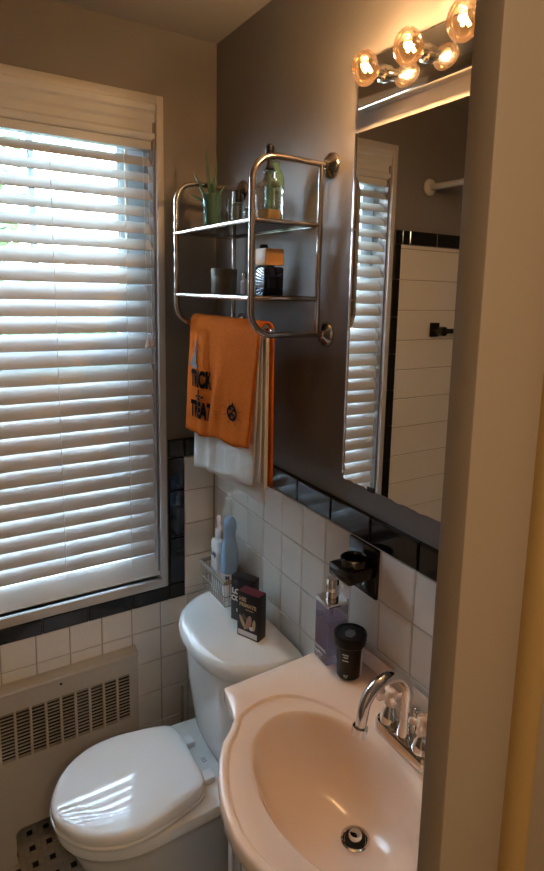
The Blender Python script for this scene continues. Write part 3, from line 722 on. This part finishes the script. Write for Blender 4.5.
MB().lathe([(.024, 0), (.026, .004), (.026, .110), (.020, .135), (.013, .145), (.013, .158), (.012, .158), (.012, .144), (.024, .11), (.024, .006)], (-.062, -.480, G1), n=24).build('glass_body', 'greenglass', gv)

# ------------------------------------------------------------------ things on the lower rack shelf
cj = thing('candle_tin', 'round grey brown candle tin with lid on the lower shelf', 'candle', (-.1, -.275, G2))
cc_ = (-.100, -.272, G2)
MB().lathe([(.034, 0), (.036, .003), (.036, .048), (.035, .050)], cc_, n=28).build('tin', 'candle', cj)
MB().lathe([(.0375, .049), (.0378, .051), (.0378, .066), (.036, .069), (.01, .0695)], cc_, n=28).build('lid', 'candle', cj)
pf = thing('cologne_bottle', 'dark glass cologne bottle with square orange wood cap', 'bottle', (-.098, -.535, G2))
cx_, cy_ = -.098, -.526
MB().loft([sqring(cx_, cy_, h, G2+z, .0, 9) for h, z in ((.026, 0), (.0275, .003), (.0275, .066), (.025, .069), (.010, .070), (.010, .078))]).build('glass_body', 'darkglass', pf)
MB().loft([sqring(cx_, cy_, h, G2+z, .0, 9) for h, z in ((.0235, .008), (.0235, .046), (.022, .047))]).build('liquid', 'boxk', pf)
MB().box(cx_-.026, cx_+.026, cy_-.026, cy_+.026, G2+.073, G2+.113, .003).build('cap', 'wood', pf)
bottle('dropper_bottle', 'slim black bottle behind the wood capped cologne', (-.058, -.425, G2), [(.016, 0), (.018, .003), (.018, .085), (.010, .096), (.010, .10)], 'blackp', [(.0115, .099), (.0115, .128), (.009, .131)], 'blackp')
bottle('vial', 'little pale bottle right of the candle tin', (-.070, -.342, G2), [(.011, 0), (.012, .002), (.012, .034), (.006, .04), (.006, .043)], 'bottlew', [(.0075, .042), (.0075, .058), (.005, .06)], 'chrome')

# ------------------------------------------------------------------ black ceramic soap dish on the tile
sd = thing('soap_dish', 'black ceramic wall dish under the black rail', 'soap dish', (-.005, -.835, 1.165))
MB().box(-.016, -.0075, -.887, -.783, 1.107, 1.226, .003).build('wall_plate', 'black_gl', sd)
MB().box(-.088, -.014, -.880, -.802, 1.155, 1.186, .006).build('dish', 'black_gl', sd)
MB().lathe([(.026, .0), (.030, .002), (.031, .018), (.028, .020), (.0255, .016), (.0245, .004), (.004, .003)], (-.050, -.846, 1.1855), n=28).build('round_cup', 'black_gl', sd)
for k in range(5):
    MB().box(-.049-.012+.006*k-.0014, -.049-.012+.006*k+.0014, -.846-.018, -.846+.018, 1.189, 1.194, .001).build('drain_bar', 'black_gl', sd)

# ------------------------------------------------------------------ soap dispenser and black jar on the sink
sp_ = thing('soap_dispenser', 'square clear soap bottle with lilac soap and chrome pump', 'soap dispenser', (-.068, -.808, SZ))
a0 = math.radians(-4); DC = (-.073, -.802)
dr = lambda h, z, e=12: sqring(DC[0], DC[1], h, SZ+z, a0, e)
MB().loft([dr(.027, .001), dr(.0285, .003), dr(.0285, .140), dr(.027, .143)]).build('bottle', 'soapglass', sp_, 30)
MB().loft([dr(.0262, .022), dr(.0268, .024), dr(.0268, .104), dr(.026, .1045)]).build('liquid_soap', 'lilac', sp_, 30)
MB().loft([dr(.0295, .1432), dr(.0300, .145), dr(.0300, .149), dr(.029, .151)]).build('collar_plate', 'chrome', sp_, 30)
MB().lathe([(.014, .150), (.0145, .152), (.0145, .163), (.0125, .166), (.0125, .170), (.0148, .171), (.0148, .197), (.0135, .199), (.002, .1995)], (DC[0], DC[1], SZ), n=24).build('pump_head', 'chrome', sp_)
MB().tube([(DC[0], DC[1], SZ+.143), (DC[0], DC[1], SZ+.03)], .003, 8).build('dip_tube', 'soapglass', sp_)
def plate_on(mb, c, ux, uz, nrm, off, name, m, parent):
    c, ux, uz, nrm = map(Vector, (c, ux, uz, nrm))
    mb.v = [tuple(c+ux*x+uz*y+nrm*(off+z)) for x, y, z in mb.v]; return mb.build(name, m, parent, 0)
scr = MB()
for row, (z_, n_) in enumerate(((.030, 26), (.017, 18))):
    scr.tube([(-.021+.042*k/26, z_-.026+.004*math.sin(k*1.9+row)*(1 if k % 5 else 1.6), 0) for k in range(n_+1)], .0009, 5)
plate_on(scr, (DC[0]-.0285, DC[1], SZ+.030), (0, -1, 0), (0, 0, 1), (-1, 0, 0), .0012, 'script_lettering', 'wprint', sp_)
jr = thing('scrub_jar', 'black plastic jar with wide lid beside the soap dispenser', 'jar', (-.068, -.878, SZ))
JC = (-.073, -.873, SZ+.001)
MB().lathe([(.025, .0005), (.027, .003), (.0305, .076), (.0305, .080)], JC, n=32).build('jar_body', 'blackp', jr)
MB().lathe([(.034, .078), (.036, .080), (.0375, .098), (.0362, .102), (.0335, .1025), (.0325, .0985), (.003, .0982)], JC, n=32).build('lid', 'blackp', jr)
lab = MB(); n = 10; a_0, a_1 = math.radians(-72), math.radians(-18)
lab.add([(JC[0]+rr*math.cos(a), JC[1]+rr*math.sin(a), SZ+z) for k in range(n+1) for a in [a_0+(a_1-a_0)*k/n] for rr, z in ((.0284, .006), (.0314, .074))], [(2*k, 2*k+2, 2*k+3, 2*k+1) for k in range(n)])
lab.build('paper_label', 'paper', jr)
for k in range(6):
    mb = MB().box(-.0011, .0011, -.013+abs(k-2.5)*.0022, .013-abs(k-2.5)*.0022, 0, .0012)
    plate_on(mb, (JC[0]+(-.0125+.005*k)*.8, JC[1]+(-.0125+.005*k)*.6, SZ+.0984), (.8, .6, 0), (-.6, .8, 0), (0, 0, 1), 0, 'lid_emboss', 'wire', jr)
def wrap(mb, rad, ac, zc, name, m, parent, C_):
    mb.v = [(C_[0]+(rad+z)*math.cos(ac+x/rad), C_[1]+(rad+z)*math.sin(ac+x/rad), SZ+zc+y) for x, y, z in mb.v]; return mb.build(name, m, parent, 0)
for zc, wd in ((.064, .018), (.058, .014), (.050, .018), (.014, .012), (.010, .010)):
    ln = MB()
    for k in range(int(wd/.003)): ln.box(-wd/2+.003*k, -wd/2+.003*k+.0019, -.0015+.0008*(k % 3 == 0), .0015+.0008*(k % 2), 0, .0003)
    wrap(ln, .0275+.0035*zc/.076+.0004, math.radians(218), zc, 'print_line', 'wprint', jr, JC)

# ------------------------------------------------------------------ things on the toilet tank lid
bk = thing('wire_basket', 'grey wire basket with flat rim on the toilet tank', 'basket', (-.06, -.20, LZ))
kx0, kx1, ky0, ky1, kz = -.100, -.026, -.292, -.128, LZ+.085
top = [(kx0-.008, ky0-.008), (kx1+.004, ky0-.008), (kx1+.004, ky1+.008), (kx0-.008, ky1+.008)]
bot = [(kx0, ky0), (kx1, ky0), (kx1, ky1), (kx0, ky1)]
rm = MB(); rm.box(kx0-.012, kx0-.004, ky0-.012, ky1+.012, kz-.006, kz+.006, .002).box(kx1, kx1+.008, ky0-.012, ky1+.012, kz-.006, kz+.006, .002)
rm.box(kx0-.004, kx1, ky0-.012, ky0-.004, kz-.006, kz+.006, .002).box(kx0-.004, kx1, ky1+.004, ky1+.012, kz-.006, kz+.006, .002)
rm.build('rim', 'rim', bk)
def wire(a, b): MB().tube([a, b], .0011, 5).build('wire', 'wire', bk)
nl = 11
for k in range(nl+1):
    t = k/nl; y = ky0+(ky1-ky0)*t; yt = ky0-.006+(ky1-ky0+.012)*t
    wire((kx0, y, LZ+.0015), (kx0-.008, yt, kz)); wire((kx1, y, LZ+.0015), (kx1+.003, yt, kz)); wire((kx0, y, LZ+.0015), (kx1, y, LZ+.0015))
for k in range(1, 6):
    t = k/6; x = kx0+(kx1-kx0)*t
    wire((x, ky0, LZ+.0015), (x, ky0-.008, kz)); wire((x, ky1, LZ+.0015), (x, ky1+.008, kz))
for h in (.0022, .035):
    q = h/.085
    MB().tube([(kx0-.008*q, ky0-.008*q, LZ+h), (kx1+.004*q, ky0-.008*q, LZ+h), (kx1+.004*q, ky1+.008*q, LZ+h), (kx0-.008*q, ky1+.008*q, LZ+h), (kx0-.008*q, ky0-.008*q, LZ+h)], .0016, 6).build('hoop', 'wire', bk)
BZ = LZ+.003
# white lotion bottle, blue label lettering
lb = thing('lotion_bottle', 'white pump lotion bottle with navy lettering in the basket', 'bottle', (-.068, -.195, BZ))
LC = (-.072, -.184)
def ovr(a, b, z, e=3.5, n=28, C_=LC):
    out = []
    for j in range(n):
        t = 2*PI*j/n; c_, s2 = math.cos(t), math.sin(t); out.append((C_[0]+math.copysign(abs(c_)**(2/e), c_)*a, C_[1]+math.copysign(abs(s2)**(2/e), s2)*b, BZ+z*1.07))
    return out
MB().loft([ovr(.017, .026, 0), ovr(.019, .028, .004), ovr(.019, .028, .150), ovr(.016, .025, .160), ovr(.010, .011, .166, 2), ovr(.010, .011, .170, 2)]).build('bottle_body', 'bottlew', lb)
MB().lathe([(.0115, .166), (.0120, .168), (.0110, .200), (.0055, .204), (.005, .226), (.0075, .228), (.0075, .240), (.005, .243)], (LC[0], LC[1], BZ+.011), n=18).build('pump_top', 'bottlew', lb)
plate_on(text_mesh('Lup', .026, .0008, .0003), (LC[0]-.0190, LC[1]-.002, BZ+.132), (0, -1, 0), (0, 0, 1), (-1, 0, 0), .0006, 'lettering', 'bluet', lb)
MB().box(LC[0]-.0197, LC[0]-.0185, LC[1]-.018, LC[1]+.018, BZ+.052, BZ+.078).build('label_band', 'blueb', lb, 0)
bb = thing('spray_bottle', 'rounded pale blue bottle with narrow neck in the basket', 'bottle', (-.063, -.258, BZ))
BC = (-.066, -.252, BZ)
MB().lathe([(.020, 0), (.022, .004), (.0235, .040), (.0245, .100)], BC, n=28).build('white_base', 'bottlew', bb)
MB().lathe([(.0247, .092), (.0270, .112), (.0270, .146), (.0240, .176), (.0190, .203), (.0178, .214), (.0195, .226), (.0215, .240), (.0208, .254), (.0165, .266), (.0095, .272), (.001, .2735)], BC, n=28).build('blue_top', 'blueb', bb)
plate_on(text_mesh('M', .016, .0015, .0004), (BC[0]-.016, BC[1]-.0188, BZ+.080), (.76, -.65, 0), (0, 0, 1), (-.65, -.76, 0), .0012, 'lettering', 'bluet', bb)
bottle('small_jar', 'small dark capped jar in the basket behind the blue bottle', (-.038, -.232, BZ), [(.011, 0), (.012, .003), (.012, .070), (.009, .074)], 'bottlew', [(.0125, .072), (.0125, .098), (.010, .10)], 'blackp')
# two printed cartons
def carton(name, label, c, ang, w, d, h, body):
    t = thing(name, label, 'box', c); c = Vector(c); ux = Vector((math.cos(ang), math.sin(ang), 0)); uy = Vector((-math.sin(ang), math.cos(ang), 0))
    bm = MB().box(-w/2, w/2, -d/2, d/2, 0, h, .0012); bm.v = [tuple(c+ux*x+uy*y+Vector((0, 0, z))) for x, y, z in bm.v]; bm.build('carton', body, t)
    fr = lambda mb, x, z, nm, m: plate_on(mb, c-uy*(d/2)+ux*x+Vector((0, 0, z)), ux, (0, 0, 1), -uy, .0004, nm, m, t)
    tp = MB().box(-w/2+.001, w/2-.001, -d/2+.001, d/2-.001, h, h+.0004); tp.v = [tuple(c+ux*x+uy*y+Vector((0, 0, z))) for x, y, z in tp.v]
    return t, fr, tp
a1 = onz(237, 634, LZ); b1 = onz(258, 643, LZ); ang1 = math.atan2(b1.y-a1.y, b1.x-a1.x); w1_ = (b1-a1).length
uy1 = Vector((-math.sin(ang1), math.cos(ang1), 0))
if uy1.x < 0 and False: uy1 = -uy1
cen = (a1+b1)/2+uy1*.018; cen.z = LZ
t, fr, tp = carton('card_box', 'black carton with gold title and tan picture in front', cen, ang1, w1_, .036, .134, 'boxk')
tp.build('maroon_top', 'boxr', t, 0)
fr(text_mesh('HIS', .0170, .0006, .0003), -.018, .114, 'gold_lettering', 'gold')
fr(text_mesh('PRIMATE', .0150, .0006, .0003), .000, .098, 'gold_lettering', 'gold')
fr(MB().box(-.014, .014, -.0012, .0012, 0, .0003), .006, .086, 'small_line', 'gold')
for (x, y, rx, ry, rot, m) in ((-.018, .046, .006, .022, .5, 'gold'), (.004, .050, .009, .022, -.25, 'pink'), (.022, .046, .006, .018, -.1, 'gold'), (-.004, .036, .005, .014, -.6, 'pink'), (-.012, .062, .006, .010, .8, 'greyink'), (.014, .034, .008, .006, .3, 'wprint')):
    mb = MB(); mb.add([(rx*math.cos(k*PI/6)*math.cos(rot)-ry*math.sin(k*PI/6)*math.sin(rot), rx*math.cos(k*PI/6)*math.sin(rot)+ry*math.sin(k*PI/6)*math.cos(rot), .0002) for k in range(12)], [tuple(range(12))])
    fr(mb, x, y, 'picture_patch', m)
fr(MB().box(-w1_/2+.004, w1_/2-.004, -.0075, .0075, 0, .0003), 0, .013, 'pale_band', 'paper')
cen2 = cen-Vector((math.cos(ang1), math.sin(ang1), 0))*.064+uy1*.052; cen2.z = LZ
t, fr, tp = carton('card_box', 'black carton with white lettering behind the gold titled carton', cen2, ang1, .078, .034, .140, 'boxk')
fr(text_mesh('LO', .022, .0014, .0003), -.021, .092, 'white_lettering', 'wprint')
fr(text_mesh('CO', .022, .0014, .0003), -.021, .070, 'white_lettering', 'wprint')
fr(text_mesh('a', .018, .0010, .0003), -.014, .036, 'white_lettering', 'wprint')
mb = MB()
for (x0, x1, y0, y1) in ((-.007, .007, .006, .007), (-.007, .007, -.007, -.006), (-.007, -.006, -.007, .007), (.006, .007, -.007, .007), (-.003, .003, -.003, .003)): mb.box(x0, x1, y0, y1, 0, .0003)
fr(mb, -.022, .122, 'square_emblem', 'greyink')

# ------------------------------------------------------------------ seen in the mirror: shower rod, black bar, tub
sr = thing('shower_rod', 'white shower curtain rod running over the bathtub', 'rod', (-1.078, -.7, 2.219))
MB().tube([(-1.078, -.008, 2.219), (-1.078, YF+.008, 2.219)], .012, 14).build('rod', 'white_trim', sr)
for y, s_ in ((0, -1), (YF, 1)):
    MB().lathe([(.034, s_*.0085 if s_ < 0 else .001), (.034, s_*.013), (.026, s_*.020), (.014, s_*.024)], (-1.078, y, 2.219), axis='y', n=24).build('flange', 'white_trim', sr)
tbk = thing('towel_bar', 'black ceramic towel bar on the shower tile', 'towel bar', (-1.25, -.03, 1.64))
for x in (-1.152, -1.48):
    MB().box(x-.026, x+.026, -.0185, -.0085, 1.610, 1.670, .003).lathe([(.017, -.018), (.016, -.040), (.020, -.050), (.020, -.072), (.012, -.076)], (x, 0, 1.636), axis='y', n=18).build('post', 'black_gl', tbk)
MB().tube([(-1.157, -.060, 1.636), (-1.475, -.060, 1.636)], .011, 12).build('bar', 'black_gl', tbk)
bt = thing('bathtub', 'white built in bathtub along the left wall', 'bathtub', (-1.38, -.72, 0))
rr_ = lambda x0, x1, y0, y1, z, e=8, n=48: [((x0+x1)/2+math.copysign(abs(math.cos(2*PI*j/n))**(2/e), math.cos(2*PI*j/n))*(x1-x0)/2, (y0+y1)/2+math.copysign(abs(math.sin(2*PI*j/n))**(2/e), math.sin(2*PI*j/n))*(y1-y0)/2, z) for j in range(n)]
MB().loft([rr_(-1.69, -1.05, -1.43, -.01, 0.002, 30), rr_(-1.69, -1.05, -1.43, -.01, .46, 30), rr_(-1.685, -1.055, -1.425, -.015, .475, 30), rr_(-1.63, -1.12, -1.36, -.09, .475, 5), rr_(-1.61, -1.14, -1.34, -.11, .455, 5), rr_(-1.58, -1.18, -1.25, -.17, .14, 4), rr_(-1.54, -1.22, -1.18, -.24, .10, 4)]).build('tub_shell', 'tub', bt)
MB().lathe([(.022, 0), (.024, .003), (.002, .004)], (-1.38, -.34, .1), n=18).build('tub_drain', 'chrome', bt)

# ------------------------------------------------------------------ outside the window
GZ = -2.6
gl = struct(MB().box(-40, 40, .5, 60, GZ-.2, GZ).build('ground', 'lawn', smooth=0), 'lawn outside the window', 'lawn')
rd = struct(MB().box(-40, 40, 9, 15, GZ, GZ+.02).build('street', 'road', smooth=0), 'grey street beyond the lawn', 'street')
def tree(x, y, h, cr, label, n=2600, seed=1):
    q_ = random.Random(seed); t_ = thing('tree', label, 'tree', (x, y, GZ), 'trees outside the window')
    MB().tube([(x, y, GZ), (x+.1, y, GZ+h*.4), (x, y+.1, GZ+h*.75)], [.16, .12, .05], 8).build('trunk', 'bark', t_)
    mb = MB(); cl = [(q_.uniform(-1, 1), q_.uniform(-1, 1), q_.uniform(-1, 1)) for _ in range(16)]
    for i in range(n):
        c_ = cl[i % 16]; d = Vector((q_.gauss(0, 1), q_.gauss(0, 1), q_.gauss(0, 1))).normalized()*q_.uniform(.2, .55)
        p_ = Vector((x, y, GZ+h*.68))+Vector(((c_[0]*.6+d.x)*cr, (c_[1]*.6+d.y)*cr, (c_[2]*.6+d.z)*h*.34))
        u = Vector((q_.gauss(0, 1), q_.gauss(0, 1), q_.gauss(0, 1))).normalized(); v = u.orthogonal().normalized(); s_ = q_.uniform(.07, .15)
        mb.add([p_-u*s_, p_+v*s_*.6, p_+u*s_, p_-v*s_*.6], [(0, 1, 2, 3)])
    mb.build('foliage', 'tree', t_, 0)
tree(-.75, 6.4, 7.6, 1.15, 'leafy green tree left of the window muntin', seed=3)
tree(1.7, 8.2, 4.4, 1.5, 'low bushy tree straight outside the window', seed=5)
tree(5.6, 8.6, 4.3, 1.5, 'low bushy tree farther right outside the window', seed=8)
tree(-3.2, 17.5, 4.9, 2.0, 'round tree across the street', seed=11)
tree(11.5, 18.5, 4.9, 2.0, 'broad tree at the far end of the street', seed=13)
hs = thing('house', 'pale sided house across the street', 'house', (4.0, 21, GZ))
MB().box(.8, 7.6, 19, 24, GZ, GZ+3.4).build('house_wall', 'siding', hs, 0)
MB().loft([[(.5, 18.7, GZ+3.4), (.5, 24.3, GZ+3.4), (.5, 21.5, GZ+4.9)], [(7.9, 18.7, GZ+3.4), (7.9, 24.3, GZ+3.4), (7.9, 21.5, GZ+4.9)]]).build('roof', 'roof', hs, 0)
for x in (1.6, 3.6, 5.6): MB().box(x, x+.9, 18.96, 19.0, GZ+1.1, GZ+2.4).build('house_window', 'pane', hs, 0)

ov = thing('added_overhang', 'added unseen overhang shading the upper blind slats', 'eave', (-.5, .35, 2.7))  # added out of view to keep sky light off the upper slats
MB().box(-3, 2, .13, 1.0, 2.62, 2.66).build('shade_soffit', 'siding', ov, 0)
MB().box(-3, 2, 1.0, 1.03, 2.58, 2.80).build('shade_fascia', 'siding', ov, 0)
